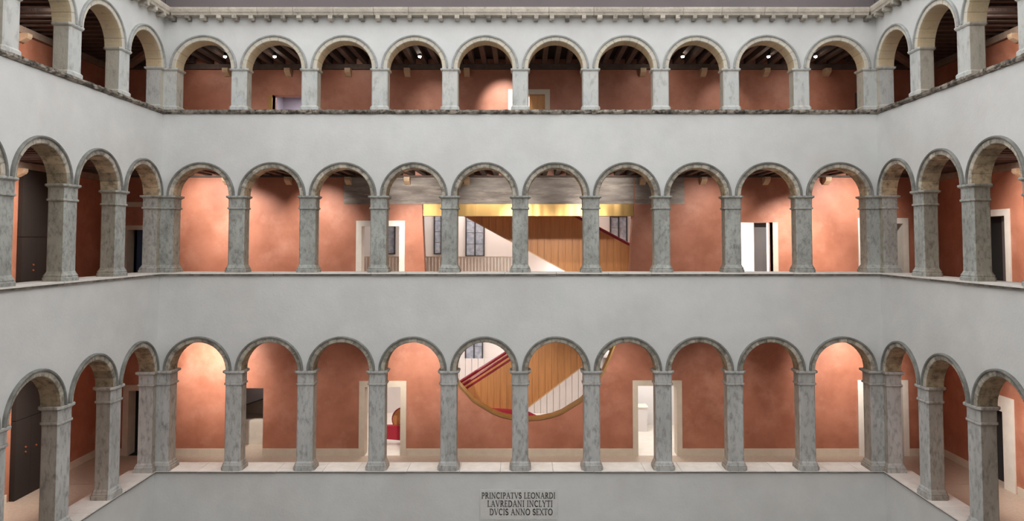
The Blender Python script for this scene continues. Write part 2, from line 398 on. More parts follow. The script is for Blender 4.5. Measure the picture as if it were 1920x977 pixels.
# ------------------------------------------------------------------ cornice: gutter stones on brackets, roof fascia
GP = .34
zg0, zg1 = Zf(27, D-GP), Zf(13, D-GP)
zb0 = Zf(41)
bm_ = MB().xprism([(.02, zb0-zg0), (-.08, zb0-zg0+.02), (-.21, -.16), (-.28, -.10), (-.28, .01), (.02, .01)], -.075, .075).mesh('bracket', M['bracket'])
for side, u0, u1 in (('front', XL + GP, XR - GP), ('left', -14.0, GP*0), ('right', 0, 14.0)):
    t = trim(f'beige stone gutter cornice on small brackets along the top of the {"far" if side == "front" else side} wall', side)
    u = u0
    while u < u1 - .01:
        ln = min(random.uniform(1.1, 2.0), u1 - u)
        if u1 - u - ln < .4: ln = u1 - u
        j = random.uniform(-.012, .012)
        MB().xprism([(.05, zg0), (-GP+.07+j, zg0), (-GP+.05+j, zg0+.06), (-GP+.02+j, zg0+.10), (-GP+j, zg1-.06), (-GP+j, zg1+j), (.05, zg1+j)], u+.005, u+ln-.005).build('gutter_stone', M['cornice'], t)
        u += ln
    n = int((u1-u0)/.535)
    for k in range(n+1):
        x = u0 + (u1-u0)*k/n + random.uniform(-.02, .02)
        if side != 'front' and abs(x) < .3: continue
        inst('bracket', bm_, t, (x, 0, zg0 - random.uniform(0, .015)), (0, 0, random.uniform(-.05, .05)), (random.uniform(.85, 1.1), 1, 1))
for i, (side, u0, u1) in enumerate((('front', XL, XR), ('left', -24, .5), ('right', -.5, 24))):
    loc, rz = FRAMES[side]
    tn[0] += 1
    struct(MB().box(u0, u1, .02, .3, zg1-.05, zg1+1.6).build(f'trim_{tn[0]}', M['roof'], None, loc, rz), f'mauve-grey roof fascia above the gutter of the {"far" if side == "front" else side} wall', 'trim')

# ------------------------------------------------------------------ galleries: floors, ceilings, beams
for l in ('top', 'mid', 'low'):
    fz, cz = LV[l]['floor'], LV[l]['ceil']
    struct(MB().box(XL-GS-.45, XR+GS+.45, D+TW, YB, fz-.15, fz).build(f'floor_{ROWN[l]}_far', M['floor']), f'beige terrazzo floor of the {ROWN[l]} gallery behind the far arcade', 'floor')
    for side, a, b in (('left', -24.2, .5), ('right', -.5, 24.2)):
        loc, rz = FRAMES[side]
        struct(MB().box(a, b, TW, GS+.41, fz-.15, fz).build(f'floor_{ROWN[l]}_{side}', M['floor'], None, loc, rz), f'beige terrazzo floor of the {ROWN[l]} gallery behind the {side} arcade', 'floor')
    zc = cz + (.24 if l != 'low' else 0)
    c = MB().box(XL-GS, XR+GS, D+TW, YB, zc, zc+.12).build(f'ceiling_{ROWN[l]}_far', M['boards'] if l != 'low' else M['white'])
    struct(c, f'{"dark boarded and beamed" if l != "low" else "plain pale"} ceiling of the {ROWN[l]} gallery behind the far arcade', 'ceiling')
    if l != 'low':
        bmf = MB().box(-.09, .09, D+TW+.01, YB-.01, 0, .235).mesh('beam', M['beam'])
        n = int((XR-XL)/.46)
        for k in range(n+1): inst('beam', bmf, c, (XL + (XR-XL)*k/n, 0, cz + random.uniform(0, .004)))
    for side, a, b, sg in (('left', -24.2, .5, -1), ('right', -.5, 24.2, 1)):
        loc, rz = FRAMES[side]
        c = MB().box(a, b, TW, GS, zc, zc+.12).build(f'ceiling_{ROWN[l]}_{side}', M['boards'] if l != 'low' else M['white'], None, loc, rz)
        struct(c, f'{"dark boarded and beamed" if l != "low" else "plain pale"} ceiling of the {ROWN[l]} gallery behind the {side} arcade', 'ceiling')
        if l != 'low':
            bms = MB().box(-.09, .09, TW+.01, GS-.01, 0, .235).mesh('beam', M['beam'])
            for k in range(40):
                s = -3.3 + .46*k
                if s > 13.5: break
                inst('beam', bms, c, (sg*s, 0, cz + random.uniform(0, .004)))
            if l == 'top':      # diagonal beam from the inner to the outer corner
                d = MB().box(-.12, .12, .3, 5.2, -.16, .0).build('diagonal_beam', M['plate'], c, (0, 0, cz))
                d.rotation_euler = (0, 0, R(-48) if sg < 0 else R(48)); d.location = (0, 0, cz)

# ------------------------------------------------------------------ rear wall of the far gallery, with its openings
def bx(px, py): return Xf(px, py, YB)
def bz(py): return Zf(py, YB)
X0, X1 = XL - GS - .5, XR + GS + .5
openings = {   # level: (left px, right px, top px, mid-height px used for the columns)
 'top': [(511, 592, 178, 195), (961, 1023, 176, 195), (1603, 1650, 174, 195)],
 'mid': [(238, 312, 430, 470), (677, 750, 423, 465), (1388, 1449, 417, 465), (1618, 1694, 418, 465)],
 'low': [(240, 312, 731, 790), (427, 493, 728, 790), (683, 752, 724, 790), (1195, 1270, 722, 790), (1618, 1694, 722, 790)],
}
VCX = 989.0
outline = [(197,383),(196.5,420),(195,450),(192.5,510),(188,560),(181,600),(174,624),(166,646),(156,671),(143,700),(129,724),(102,753),(66,775),(48,782),(24,787),(0,788.5)]
voidL = [(bx(VCX - h, y), bz(y)) for h, y in outline]
voidR = [(bx(VCX + h, y), bz(y)) for h, y in outline]
TWR = .45
mb = MB()
zl0, zl1 = LV['low']['floor'], LV['mid']['floor'] - .01
zm0, zm1 = LV['mid']['floor'] - .01, LV['top']['floor'] - .01
zt0, zt1 = LV['top']['floor'] - .01, LV['top']['ceil'] + .3
def wall_cols(z0, z1, ops, x0, x1):
    cur = x0
    for l, r, zt in ops:
        mb.box(cur, l, YB, YB+TWR, z0, z1); mb.box(l, r, YB, YB+TWR, zt, z1); cur = r
    mb.box(cur, x1, YB, YB+TWR, z0, z1)
ops = {l: [(bx(a, m), bx(b, m), bz(t)) for a, b, t, m in openings[l]] for l in openings}
vx0, vx1 = voidL[0][0], voidR[0][0]
wall_cols(zt0, zt1, ops['top'], X0, X1)
for (z0, z1, l) in ((zm0, zm1, 'mid'), (zl0, zl1, 'low')):
    wall_cols(z0, z1, [o for o in ops[l] if o[1] < vx0], X0, vx0)
    wall_cols(z0, z1, [o for o in ops[l] if o[0] > vx1], vx1, X1)
mb.box(vx0, vx1, YB, YB+TWR, voidL[0][1], zm1)
for pl in (voidL, voidR):
    for a, b in zip(pl[:-1], pl[1:]):
        mb.prism([(a[0], zl0), (b[0], zl0), (b[0], b[1]), (a[0], a[1])], YB, YB+TWR)
# bottom wall stretch with the low openings that sit under the void's own columns does not exist: none fall there
rear = mb.build('wall_rear_gallery', M['terracotta'])
struct(rear, 'terracotta plaster rear wall of the far galleries with doorways and a large rounded cut-out', 'wall')
MB().box(bx(645, 358), bx(1188, 358), YB-.015, YB+.02, bz(383), bz(331)).build('masonry_patch', M['masonry'], rear)
MB().box(bx(1190, 358), bx(1283, 358), YB-.015, YB+.02, bz(383), bz(331)).build('masonry_patch', M['masonry'], rear)

for side, a, b in (('left', -24.2, G+.02), ('right', -G-.02, 24.2)):
    loc, rz = FRAMES[side]; mb = MB()
    if side == 'left': mb.box(a, b, GS, GS+.4, LV['low']['floor']-.1, LV['top']['ceil']+.3)
    else:
        for l in ('low', 'mid', 'top'):
            z0 = LV[l]['floor'] - (.1 if l == 'low' else 0); z1 = {'low': LV['mid']['floor'], 'mid': LV['top']['floor'], 'top': LV['top']['ceil']+.3}[l]
            if l == 'top': mb.box(a, b, GS, GS+.4, z0, z1); continue
            da, db, dh = -1.1, .27, LV[l]['floor'] + (2.55 if l == 'low' else 2.55)
            mb.box(a, da, GS, GS+.4, z0, z1); mb.box(db, b, GS, GS+.4, z0, z1); mb.box(da, db, GS, GS+.4, dh, z1)
    o = mb.build(f'wall_{side}_gallery', M['terracotta'], None, loc, rz)
    struct(o, f'terracotta plaster rear wall of the {side} galleries', 'wall')
    # wall plate and corbels
    for l in ('top', 'mid'):
        zc = LV[l]['ceil']
        MB().box(-13 if side == 'left' else -3.4, 3.4 if side == 'left' else 13, GS-.16, GS, zc-.22, zc).build('wall_plate', M['plate'], o)
cm_ = MB().xprism([(0, .0), (-.34, .0), (-.34, -.10), (-.30, -.16), (-.10, -.27), (0, -.29)], -.11, .11).mesh('corbel', M['corbel'])
for l, py in (('top', 134), ('mid', 336)):
    zc = LV[l]['ceil']; zp = bz(py-3)
    MB().box(XL-GS+.2, XR+GS-.2, YB-.14, YB, zp, zc).build('wall_plate', M['beam'], rear)  # unlit look of this plate painted in with the dark beam colour
    for px in (315, 428, 543, 655, 765, 876, 985, 1093, 1204, 1317, 1434, 1547, 1660):
        inst('corbel', cm_, rear, (bx(px, py), YB, zp))
for side, sg in (('left', -1), ('right', 1)):
    w_ = bpy.data.objects[f'wall_{side}_gallery']
    for l in ('top', 'mid'):
        for s in (1.2, 3.5, 5.8, 8.1): inst('corbel', cm_, w_, (sg*s, GS, LV[l]['ceil']-.22))

# ------------------------------------------------------------------ baseboards (visible on the bottom floor)
zb, hb = LV['low']['floor'], bz(841) - LV['low']['floor']
def base_runs(ops_, x0, x1):
    cur = x0; out = []
    for k, (l, r, zt) in enumerate(ops_):
        e = 0 if k == 1 else .18          # the stairwell opening has no frame
        out.append((cur, l-e)); cur = r+e
    out.append((cur, x1)); return out
o = empty('baseboard_rear', (0, YB, zb)); struct(o, 'cream stone baseboard along the rear wall of the bottom far gallery', 'baseboard')
for a, b in base_runs(ops['low'], XL-GS, XR+GS): MB().box(a, b, -.03, .01, 0, hb).build('skirting_stone', M['cream'], o)
for side, runs in (('left', [(-13, -1.16), (.96, 3.58)]), ('right', [(-3.58, -1.28), (.45, 13)])):
    loc, rz = FRAMES[side]; o = empty(f'baseboard_{side}', (loc[0], loc[1], zb), rz); struct(o, f'cream stone baseboard along the {side} bottom gallery wall', 'baseboard')
    for a, b in runs: MB().box(a, b, GS-.03, GS+.01, 0, hb).build('skirting_stone', M['cream'], o)

# ------------------------------------------------------------------ door frames and leaves
dn = [0]
def door(label, parent_loc=(0,0,0), rz=0.0):
    dn[0] += 1; o = empty(f'door_{dn[0]}', parent_loc, rz); return struct(o, label, 'door')
def door_frame(o, l, r, z0, zt, y, wd, m, proj=.05, dep=.46):
    MB().box(l-wd, l+.025, y-proj, y+dep, z0, zt+wd).build('jamb', m, o)
    MB().box(r-.025, r+wd, y-proj, y+dep, z0, zt+wd).build('jamb', m, o)
    MB().box(l+.025, r-.025, y-proj, y+dep, zt-.025, zt+wd).build('lintel', m, o)
lo, mi, to = ops['low'], ops['mid'], ops['top']
zL, zM, zT = LV['low']['floor'], LV['mid']['floor'], LV['top']['floor']
d = door('brass-edged opening to a lilac room in the top far gallery'); a, b, t = to[0]
MB().box(a-.15, a, YB-.04, YB+.3, zT, t).build('jamb', M['brass'], d)
MB().box(b, b+.15, YB-.04, YB+.3, zT, t).build('jamb', M['brass'], d)
d = door('honey wood double door in a cream frame in the top far gallery'); a, b, t = to[1]
door_frame(d, a, b, zT, t, YB, .17, M['cream'])
mid_ = (a+b)/2
for q0, q1 in ((a, mid_-.01), (mid_+.01, b)):
    lf = MB().box(q0, q1, YB+.10, YB+.16, zT, t).build('leaf', M['orangedoor'], d)
    for z0, z1 in ((zT+.2, zT+.95), (zT+1.1, t-.12)): MB().box(q0+.1, q1-.1, YB+.085, YB+.11, z0, z1).build('panel', M['orangedoor'], lf)
d = door('dark grey door at the right end of the top far gallery'); a, b, t = to[2]
MB().box(a, b, YB+.05, YB+.1, zT, t).build('leaf', M['darkgrey'], d)
MB().box(a+.12, b-.1, YB+.03, YB+.06, zT+.9, t-.15).build('panel', M['lilac'], d)
d = door('cream-framed doorway with blue leaf at the left end of the middle far gallery'); a, b, t = mi[0]
door_frame(d, a, b, zM, t, YB, .15, M['cream'])
MB().box(a+.27, b, YB+.2, YB+.25, zM, t).build('leaf', M['blue'], d)
d = door('white-framed doorway beside the cut-out in the middle far gallery'); a, b, t = mi[1]
door_frame(d, a, b, zM, t, YB, .19, M['whiteframe'])
d = door('bright doorway with dark grey leaf in the middle far gallery'); a, b, t = mi[2]
MB().box(b, b+.2, YB-.03, YB+.3, zM, t).build('jamb', M['cream'], d)
MB().box(bx(1419, 460), bx(1442, 460), YB+.28, YB+.34, zM, t-.01).build('leaf', M['darkgrey'], d)
d = door('white-framed dark doorway at the right end of the middle far gallery'); a, b, t = mi[3]
door_frame(d, a, b, zM, t, YB, .19, M['whiteframe'])
d = door('cream-framed dark doorway at the left end of the bottom far gallery'); a, b, t = lo[0]
door_frame(d, a, b, zL, t, YB, .19, M['cream'])
d = door('white-framed doorway to the escalator foot in the bottom far gallery'); a, b, t = lo[2]
door_frame(d, a, b, zL, t, YB, .2, M['cream'])
d = door('white-framed doorway to a bright white room in the bottom far gallery'); a, b, t = lo[3]
door_frame(d, a, b, zL, t, YB, .18, M['cream'])
d = door('white-framed doorway at the right end of the bottom far gallery'); a, b, t = lo[4]
door_frame(d, a, b, zL, t, YB, .19, M['whiteframe'])
for l, nm in (('mid', 'middle'), ('low', 'bottom')):
    loc, rz = FRAMES['right']; d = door(f'white-framed dark doorway in the right gallery wall on the {nm} floor', loc, rz)
    door_frame(d, -1.1, .27 if l == 'mid' else -.12, LV[l]['floor'], LV[l]['floor']+2.55, GS, .2 if l == 'mid' else .5, M['whiteframe'])
    MB().box(-1.1, .27, GS+.36, GS+.40, LV[l]['floor'], LV[l]['floor']+2.55).build('leaf', M['dark'], d)
    MB().box(-.35, .1, GS+.26, GS+.30, LV[l]['floor'], LV[l]['floor']+2.5).build('leaf', M['darkgrey'], d)

# stone rail over the doorway at the left end of the middle gallery
tn[0] += 1
struct(MB().box(bx(196, 383), bx(300, 383), YB-.06, YB, bz(388), bz(379)).build(f'trim_{tn[0]}', M['cream']), 'cream horizontal rail above the blue-leafed doorway at the left end', 'trim')

# ------------------------------------------------------------------ rooms behind the rear wall
YR = YB + TWR
def room(name, x0, x1, y1, z0, z1, wall, floor, label):
    mb = MB()
    mb.box(x0-.1, x0, YR, y1, z0, z1).box(x1, x1+.1, YR, y1, z0, z1).box(x0-.1, x1+.1, y1, y1+.1, z0, z1).box(x0-.1, x1+.1, YR, y1+.1, z1, z1+.1)
    struct(mb.build(f'wall_{name}', wall), f'{label} walls and ceiling', 'wall')
    struct(MB().box(x0-.1, x1+.1, YB+.0, y1+.1, z0-.12, z0).build(f'floor_{name}', floor), f'{label} floor', 'floor')
YW = 33.6
hx0, hx1 = Xf(640, 450, 30), Xf(1235, 450, 30)
zh = LV['top']['floor']-.2; zw = lo[3][2] + .62; yw1 = YR + 4.12
mb = MB().box(hx0-.1, hx0, YR, YW, zL, zh).box(hx1, hx1+.1, YR, YW, zw, zh).box(hx1, hx1+.1, yw1, YW, zL, zw).box(hx0-.1, hx1+.1, YW, YW+.1, zL, zh).box(hx0-.1, hx1+.1, YR, YW+.1, zh, zh+.1)
struct(mb.build('wall_escalator_hall', M['white']), 'white walls and ceiling of the escalator hall behind the cut-out', 'wall')
struct(MB().box(hx0-.1, lo[3][0]-1.0, YB, YW, zL-.12, zL).box(lo[3][0]-1.0, hx1+.1, yw1, YW, zL-.12, zL).build('floor_escalator_hall', M['whiteframe']), 'pale floor of the escalator hall behind the cut-out', 'floor')
# landing in the escalator hall at the middle floor
struct(MB().box(hx0, Xf(962, 450, 31.6), 31.5, YW, zM-.2, zM).box(hx0, Xf(790, 450, YR), YR, 31.5, zM-.2, zM).build('floor_escalator_landing', M['floor']), 'pale landing at middle level inside the escalator hall', 'floor')
a, b, t = lo[3]; room('white_room', a-.9, b+1.2, YR+4.0, zL, t+.5, M['white'], M['whiteframe'], 'bright white side room:')
a, b, t = mi[2]; room('right_office', a-.5, b+.8, YR+2.6, zM, t+.3, M['white'], M['whiteframe'], 'white room behind the dark grey leaf:')
a, b, t = to[0]; room('lilac_room', a-.6, b+1.0, YR+2.5, zT, t+.5, M['lilac'], M['floor'], 'lilac room off the top gallery:')
a, b, t = lo[1]; room('stair_room', a-.6, b+1.0, YR+2.2, zL, t+1.0, M['stair'], M['floor'], 'beige stairwell off the bottom gallery:')
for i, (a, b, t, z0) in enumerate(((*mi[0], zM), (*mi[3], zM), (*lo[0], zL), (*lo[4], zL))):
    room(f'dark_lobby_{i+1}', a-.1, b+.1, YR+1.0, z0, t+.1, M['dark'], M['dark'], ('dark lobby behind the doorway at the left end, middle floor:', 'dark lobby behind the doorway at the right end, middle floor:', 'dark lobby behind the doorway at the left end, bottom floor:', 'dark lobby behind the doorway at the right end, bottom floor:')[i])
# dark stair flight rising inside the stairwell
a, b, t = lo[1]
st = empty('staircase', (a, YR+1.0, zL)); tag(st, 'dark grey underside of a stair flight rising in the left bottom opening', 'staircase')
p = [Xf(x, y, YR+1.0) for x, y in ((440, 765), (505, 743))]; q = [Zf(765, YR+1.0), Zf(743, YR+1.0)]
sl = (q[1]-q[0])/(p[1]-p[0])
MB().prism([(p[0]-.6-a, q[0]-.6*sl-zL), (p[1]+.5-a, q[1]+.5*sl-zL), (p[1]+.5-a, q[1]+.9+.5*sl-zL), (p[0]-.6-a, q[0]+.9-.6*sl-zL)], 0, 1.0).build('flight', M['darkgrey'], st)
MB().prism([(p[0]-.6-a, q[0]-.6*sl-.05-zL), (p[1]+.5-a, q[1]+.5*sl-.05-zL), (p[1]+.5-a, q[1]+.5*sl-zL), (p[0]-.6-a, q[0]-.6*sl-zL)], -.02, 1.0).build('edge_strip', M['dark'], st)
MB().box(p[0]-.5-a, p[1]+.4-a, .0, 1.1, 0, Zf(777, YR+1.0)-zL-.25).build('side_wall', M['stair'], st)

# ------------------------------------------------------------------ brass lining and lintel of the cut-out
br = empty('brass_lintel', (bx(VCX, 394), YB, bz(405))); tag(br, 'brushed brass beam across the top of the large cut-out', 'beam')
lx0, lx1, lz0, lz1 = bx(794, 394), bx(1187, 394), bz(405), bz(383)
ox, oz = br.location.x, br.location.z
nseg = 8
for k in range(nseg):
    MB().box(lx0+(lx1-lx0)*k/nseg+.002-ox, lx0+(lx1-lx0)*(k+1)/nseg-.002-ox, -.07, TWR+.05, 0, lz1-oz).build('brass_panel', M['brass'], br)
rm = MB(); th = .06
full = voidL[:-1] + voidR[::-1]
pts2 = [Vector((x, z)) for x, z in full if z < bz(545)]
inn = []
for i, p in enumerate(pts2):
    d = (pts2[min(i+1, len(pts2)-1)] - pts2[max(i-1, 0)]).normalized(); inn.append(p + Vector((-d.y, d.x))*th)
for i in range(len(pts2)-1):
    a, b, c, e = pts2[i], pts2[i+1], inn[i+1], inn[i]
    rm.prism([tuple(a), tuple(b), tuple(c), tuple(e)], YB-.03, YB+TWR+.02)
tn[0] += 1
struct(rm.build(f'trim_{tn[0]}', M['brass']), 'thin brass rim lining the rounded edge of the large cut-out', 'trim')

# ------------------------------------------------------------------ escalators
def escalator(label, Yf, Yb, topfn, botfn, xs, zfloor, plinth=None, disc=None):
    o = empty('escalator', (Xf(xs[0], 600, Yf), Yf, zfloor)); tag(o, label, 'escalator'); ox, oz = o.location.x, o.location.z
    def P(px, py, Y): x, z = at(px, py, Yf); return (x-ox, z-oz)
    for xa, xb in zip(xs[:-1], xs[1:]):                 # upright oak boards of the near side
        pa, pb = P(xa, topfn(xa), Yf), P(xb, topfn(xb), Yf); qa, qb = P(xa, botfn(xa), Yf), P(xb, botfn(xb), Yf)
        g = .004
        MB().prism([(qa[0]+g, qa[1]), (qb[0]-g, qb[1]), (pb[0]-g, pb[1]), (pa[0]+g, pa[1])], 0, .08).build('board', M['wood'], o)
    xa, xb = xs[0], xs[-1]
    poly = [P(x, botfn(x), Yf) for x in xs] + [P(x, topfn(x), Yf) for x in reversed(xs)]
    MB().prism(poly, Yb-Yf-.08, Yb-Yf).build('far_side', M['wood'], o)
    low = [P(x, botfn(x), Yf) for x in xs]
    hi_ = [(x, min(z+.75, P(px, topfn(px), Yf)[1]-.4)) for (x, z), px in zip(low, xs)]
    MB().prism(low + hi_[::-1], .09, Yb-Yf-.09).build('step_band', M['darkgrey'], o)
    # pale edge under the cladding
    e = [P(x, botfn(x), Yf) for x in xs if botfn(x) < zlim_px(Yf, zfloor)-2]
    if len(e) > 1: MB().prism([(x, z-.05) for x, z in e] + [(x, z) for x, z in e[::-1]], -.02, .10).build('bottom_edge', M['woodedge'], o)
    for y in (.04, Yb-Yf-.04):
        r1 = [(P(x, topfn(x), Yf)[0], y, P(x, topfn(x), Yf)[1]+.07) for x in xs]
        MB().tube(r1, .07, 8).build('handrail', M['red'], o)
        r2 = [(x, yy-.03, z-.22) for x, yy, z in r1]
        if plinth: MB().tube(r2, .05, 6).build('lower_rail', M['red'], o)
    if plinth: MB().prism([P(x, y, Yf) for x, y in plinth], -.25, .0).build('red_plinth', M['carpet'], o)
    if disc:
        cx_, cz_ = P(disc[0], disc[1], Yf); rr = disc[2]*Yf/F
        MB().tube([(cx_, -.06, cz_), (cx_, .10, cz_)], rr, 28).build('rounded_end', M['wood'], o)
        ring = [(cx_+rr*math.cos(t_*math.pi/14), .02, cz_+rr*math.sin(t_*math.pi/14)) for t_ in range(29)]
        MB().tube(ring, .055, 8).build('end_handrail', M['red'], o)
    return o
def zlim_px(Y, z):
    lo_, hi_ = 0, 977
    for _ in range(40):
        m_ = (lo_+hi_)/2
        if Zf(m_, Y) > z: lo_ = m_
        else: hi_ = m_
    return lo_
YE1, YE2 = 28.7, 30.3
fl1 = zlim_px(YE1, zL+.02)
escalator('oak-clad escalator with crimson handrail climbing to the right behind the bottom row', YE1, YE1+1.4,
          lambda x: 729 - .645*(x-862), lambda x: min(fl1, 763 - .755*(x-990)), [758 + 12*i for i in range(37)], zL,
          plinth=[(700,796),(758,796),(800,790),(922,765),(986,769),(1015,783),(1015,fl1),(1000,fl1),(830,fl1),(700,818)], disc=(757,786,20))
fl2 = zlim_px(YE2, zM+.02)
escalator('oak-clad escalator with crimson handrail descending to the right behind the middle row', YE2, YE2+1.2,
          lambda x: max(340, 402 + .53*(x-1068)), lambda x: min(fl2, 405 + .545*(x-872)), [800 + 13*i for i in range(33)], zM)

# ------------------------------------------------------------------ windows of the escalator hall
wn = [0]
def window(px0, px1, py0, py1, label, Y=YW, cols=2, rows=4):
    wn[0] += 1
    x0, x1 = Xf(px0, py0, Y), Xf(px1, py0, Y); z0, z1 = Zf(py1, Y), Zf(py0, Y)
    o = empty(f'window_{wn[0]}', ((x0+x1)/2, Y, z0)); struct(o, label, 'window'); hw = (x1-x0)/2; h = z1-z0; f = .05
    for s in (-1, 1): MB().box(*(sorted((s*hw, s*(hw-f)))), -.08, .0, 0, h).build('frame', M['iron'], o)
    for z in (0, h-f): MB().box(-hw+f, hw-f, -.08, 0, z, z+f).build('frame', M['iron'], o)
    for c in range(1, cols): x = -hw + 2*hw*c/cols; MB().box(x-.03, x+.03, -.07, 0, f, h-f).build('mullion', M['iron'], o)
    for c in range(cols):
        for r in range(rows):
            xa, xb = -hw+f+(2*hw-2*f)*c/cols, -hw+f+(2*hw-2*f)*(c+1)/cols; za, zb = f+(h-2*f)*r/rows, f+(h-2*f)*(r+1)/rows
            MB().box(xa+.01, xb-.01, -.04, -.005, za+.01, zb-.01).build('pane', M['pane'], o)
window(873, 909, 392, 481, 'tall iron casement window left of the upper escalator')
window(814, 829, 392, 477, 'narrow iron window at the left of the cut-out', cols=1)
window(724, 742, 415, 477, 'iron window seen through the white-framed middle doorway', cols=1)
window(1143, 1176, 405, 470, 'window at the right of the cut-out above the crimson handrail', rows=3)
window(872, 906, 600, 675, 'casement window above the lower escalator handrail', rows=3)
window(1142, 1152, 640, 668, 'small window at the right rim of the cut-out in the bottom row', cols=1, rows=2)

# slatted railing on the landing
rl = empty('slatted_railing', (hx0, 31.55, zM)); tag(rl, 'beige slatted railing at the landing edge inside the escalator hall', 'railing')
rw = Xf(962, 450, 31.55) - hx0
sm_ = MB().box(-.06, .06, -.02, .02, 0, .92).mesh('slat', M['slat'])
n = int(rw/.15)
for k in range(n): inst('slat', sm_, rl, (.08+k*.15, 0, 0))
MB().box(0, rw, -.035, .035, .92, .97).build('rail', M['slat'], rl)
# white slatted screen on the hall's rear wall at bottom level
sc_ = empty('slatted_screen', (Xf(1000, 760, YW), YW-.12, zL)); tag(sc_, 'white slatted screen under the lower escalator', 'screen')
ss_ = MB().box(-.142, .142, -.015, .03, 0, 2.6).mesh('slat', M['white'])
for k in range(28): inst('slat', ss_, sc_, (-5.2+.3*k, 0, 0))

# white counter and wall panel in the side room
a, b, t = lo[3]
ct = empty('counter', ((a+b)/2-.35, YR+2.9, zL)); tag(ct, 'white counter with brown worktop in the bright bottom doorway', 'counter')
MB().box(-.7, .55, 0, .6, 0, 1.0).build('body', M['white'], ct); MB().box(-.75, .6, -.03, .63, 1.0, 1.05).build('worktop', M['slat'], ct)
pn = empty('wall_cabinet', ((a+b)/2-.45, YR+3.7, zL+1.75)); tag(pn, 'white wall cabinet above the counter in the bright bottom doorway', 'cabinet')
MB().box(-.6, .25, 0, .3, 0, .95).build('body', M['white'], pn); MB().box(.0, .04, -.02, 0, .1, .85).build('handle', M['slat'], pn)

# ------------------------------------------------------------------ lift enclosures on the left gallery wall
loc, rz = FRAMES['left']
for l, nm, hd, bt in (('mid', 'middle', 1.8, ((-.5, .72), (-.5, .9))), ('low', 'bottom', 2.5, ((-.6, 1.42), (-.6, 1.58), (-.1, 1.5)))):
    z0 = LV[l]['floor']; z1 = LV[l]['ceil']-.24
    p = frame_pt('left', .02, GS-.17)
    o = empty('lift_enclosure', (p[0], p[1], z0), rz); tag(o, f'dark bronze lift enclosure with copper call buttons on the {nm} floor of the left gallery', 'lift')
    MB().box(-1.05, 1.05, .02, .16, hd+.02, z1-z0).build('upper_panel', M['lift'], o)
    for q0, q1 in ((-1.05, -.36), (-.35, .33), (.34, 1.05)): MB().box(q0, q1, .0, .16, 0, hd).build('door_panel', M['lift'], o)
    for q, z in bt: MB().tube([(q, .01, z), (q, -.025, z)], .03, 12).build('button', M['button'], o)

# ------------------------------------------------------------------ inscription
ix0, iz0 = at(900, 974, D); ix1, iz1 = at(1045, 918, D)
ins = empty('inscription_plaque', ((ix0+ix1)/2, D, iz0)); tag(ins, 'pale stone plaque with three lines of dark Latin capitals on the far wall', 'plaque')
W2, H2 = (ix1-ix0)/2, iz1-iz0
MB().box(-W2, W2, -.02, .0, 0, H2).build('slab', M['plaque'], ins)
def arc(cx, cz, rx, rz_, a0, a1, n=8): return [(cx+rx*math.cos(R(a0+(a1-a0)*i/n)), cz+rz_*math.sin(R(a0+(a1-a0)*i/n))) for i in range(n+1)]
GL = {  # glyph: (advance, thick strokes, thin strokes); unit height 1
 'I': (.34, [[(.17,0),(.17,1)]], [[(.05,0),(.29,0)],[(.05,1),(.29,1)]]),
 'P': (.62, [[(.15,0),(.15,1)], arc(.28,.72,.26,.27,-80,80)], [[(.03,0),(.29,0)],[(.03,1),(.3,1)],[(.15,.45),(.32,.45)]]),
 'R': (.72, [[(.15,0),(.15,1)], arc(.28,.74,.24,.25,-80,80), [(.3,.48),(.66,0)]], [[(.03,0),(.29,0)],[(.03,1),(.3,1)],[(.15,.49),(.32,.49)],[(.58,0),(.74,0)]]),
 'N': (.86, [[(.14,1),(.70,0)]], [[(.14,0),(.14,1)],[(.70,0),(.70,1)],[(.02,0),(.27,0)],[(.58,1),(.82,1)],[(.02,1),(.14,1)]]),
 'C': (.74, [arc(.42,.5,.34,.5,50,310,12)], [[(.64,.74),(.64,.96)]]),
 'A': (.78, [[(.38,1),(.70,0)]], [[(.08,0),(.38,1)],[(.2,.36),(.58,.36)],[(0,0),(.2,0)],[(.58,0),(.8,0)]]),
 'T': (.66, [[(.33,0),(.33,1)]], [[(.03,1),(.63,1)],[(.2,0),(.46,0)],[(.03,1),(.03,.86)],[(.63,1),(.63,.86)]]),
 'V': (.76, [[(.08,1),(.40,0)]], [[(.70,1),(.40,0)],[(0,1),(.2,1)],[(.6,1),(.78,1)]]),
 'S': (.56, [arc(.28,.74,.2,.25,40,270,8)+arc(.28,.25,.22,.25,90,-140,8)], [[(.45,.76),(.45,.95)],[(.08,.05),(.08,.25)]]),
 'L': (.58, [[(.15,0),(.15,1)]], [[(.03,0),(.55,0)],[(.03,1),(.29,1)],[(.55,0),(.55,.18)]]),
 'E': (.58, [[(.15,0),(.15,1)]], [[(.03,0),(.52,0)],[(.03,1),(.5,1)],[(.15,.52),(.42,.52)],[(.52,0),(.52,.16)],[(.5,1),(.5,.85)]]),
 'O': (.88, [arc(.44,.5,.37,.5,0,360,16)], []),
 'D': (.80, [[(.15,0),(.15,1)], arc(.3,.5,.42,.5,-85,85,10)], [[(.03,0),(.34,0)],[(.03,1),(.34,1)]]),
 'Y': (.74, [[(.06,1),(.37,.48)],[(.37,0),(.37,.48)]], [[(.68,1),(.37,.48)],[(.24,0),(.5,0)],[(0,1),(.17,1)],[(.58,1),(.76,1)]]),
 'X': (.74, [[(.08,1),(.68,0)]], [[(.66,1),(.08,0)],[(0,0),(.18,0)],[(.58,0),(.76,0)],[(0,1),(.18,1)],[(.56,1),(.74,1)]]),
 ' ': (.30, [], []),
}
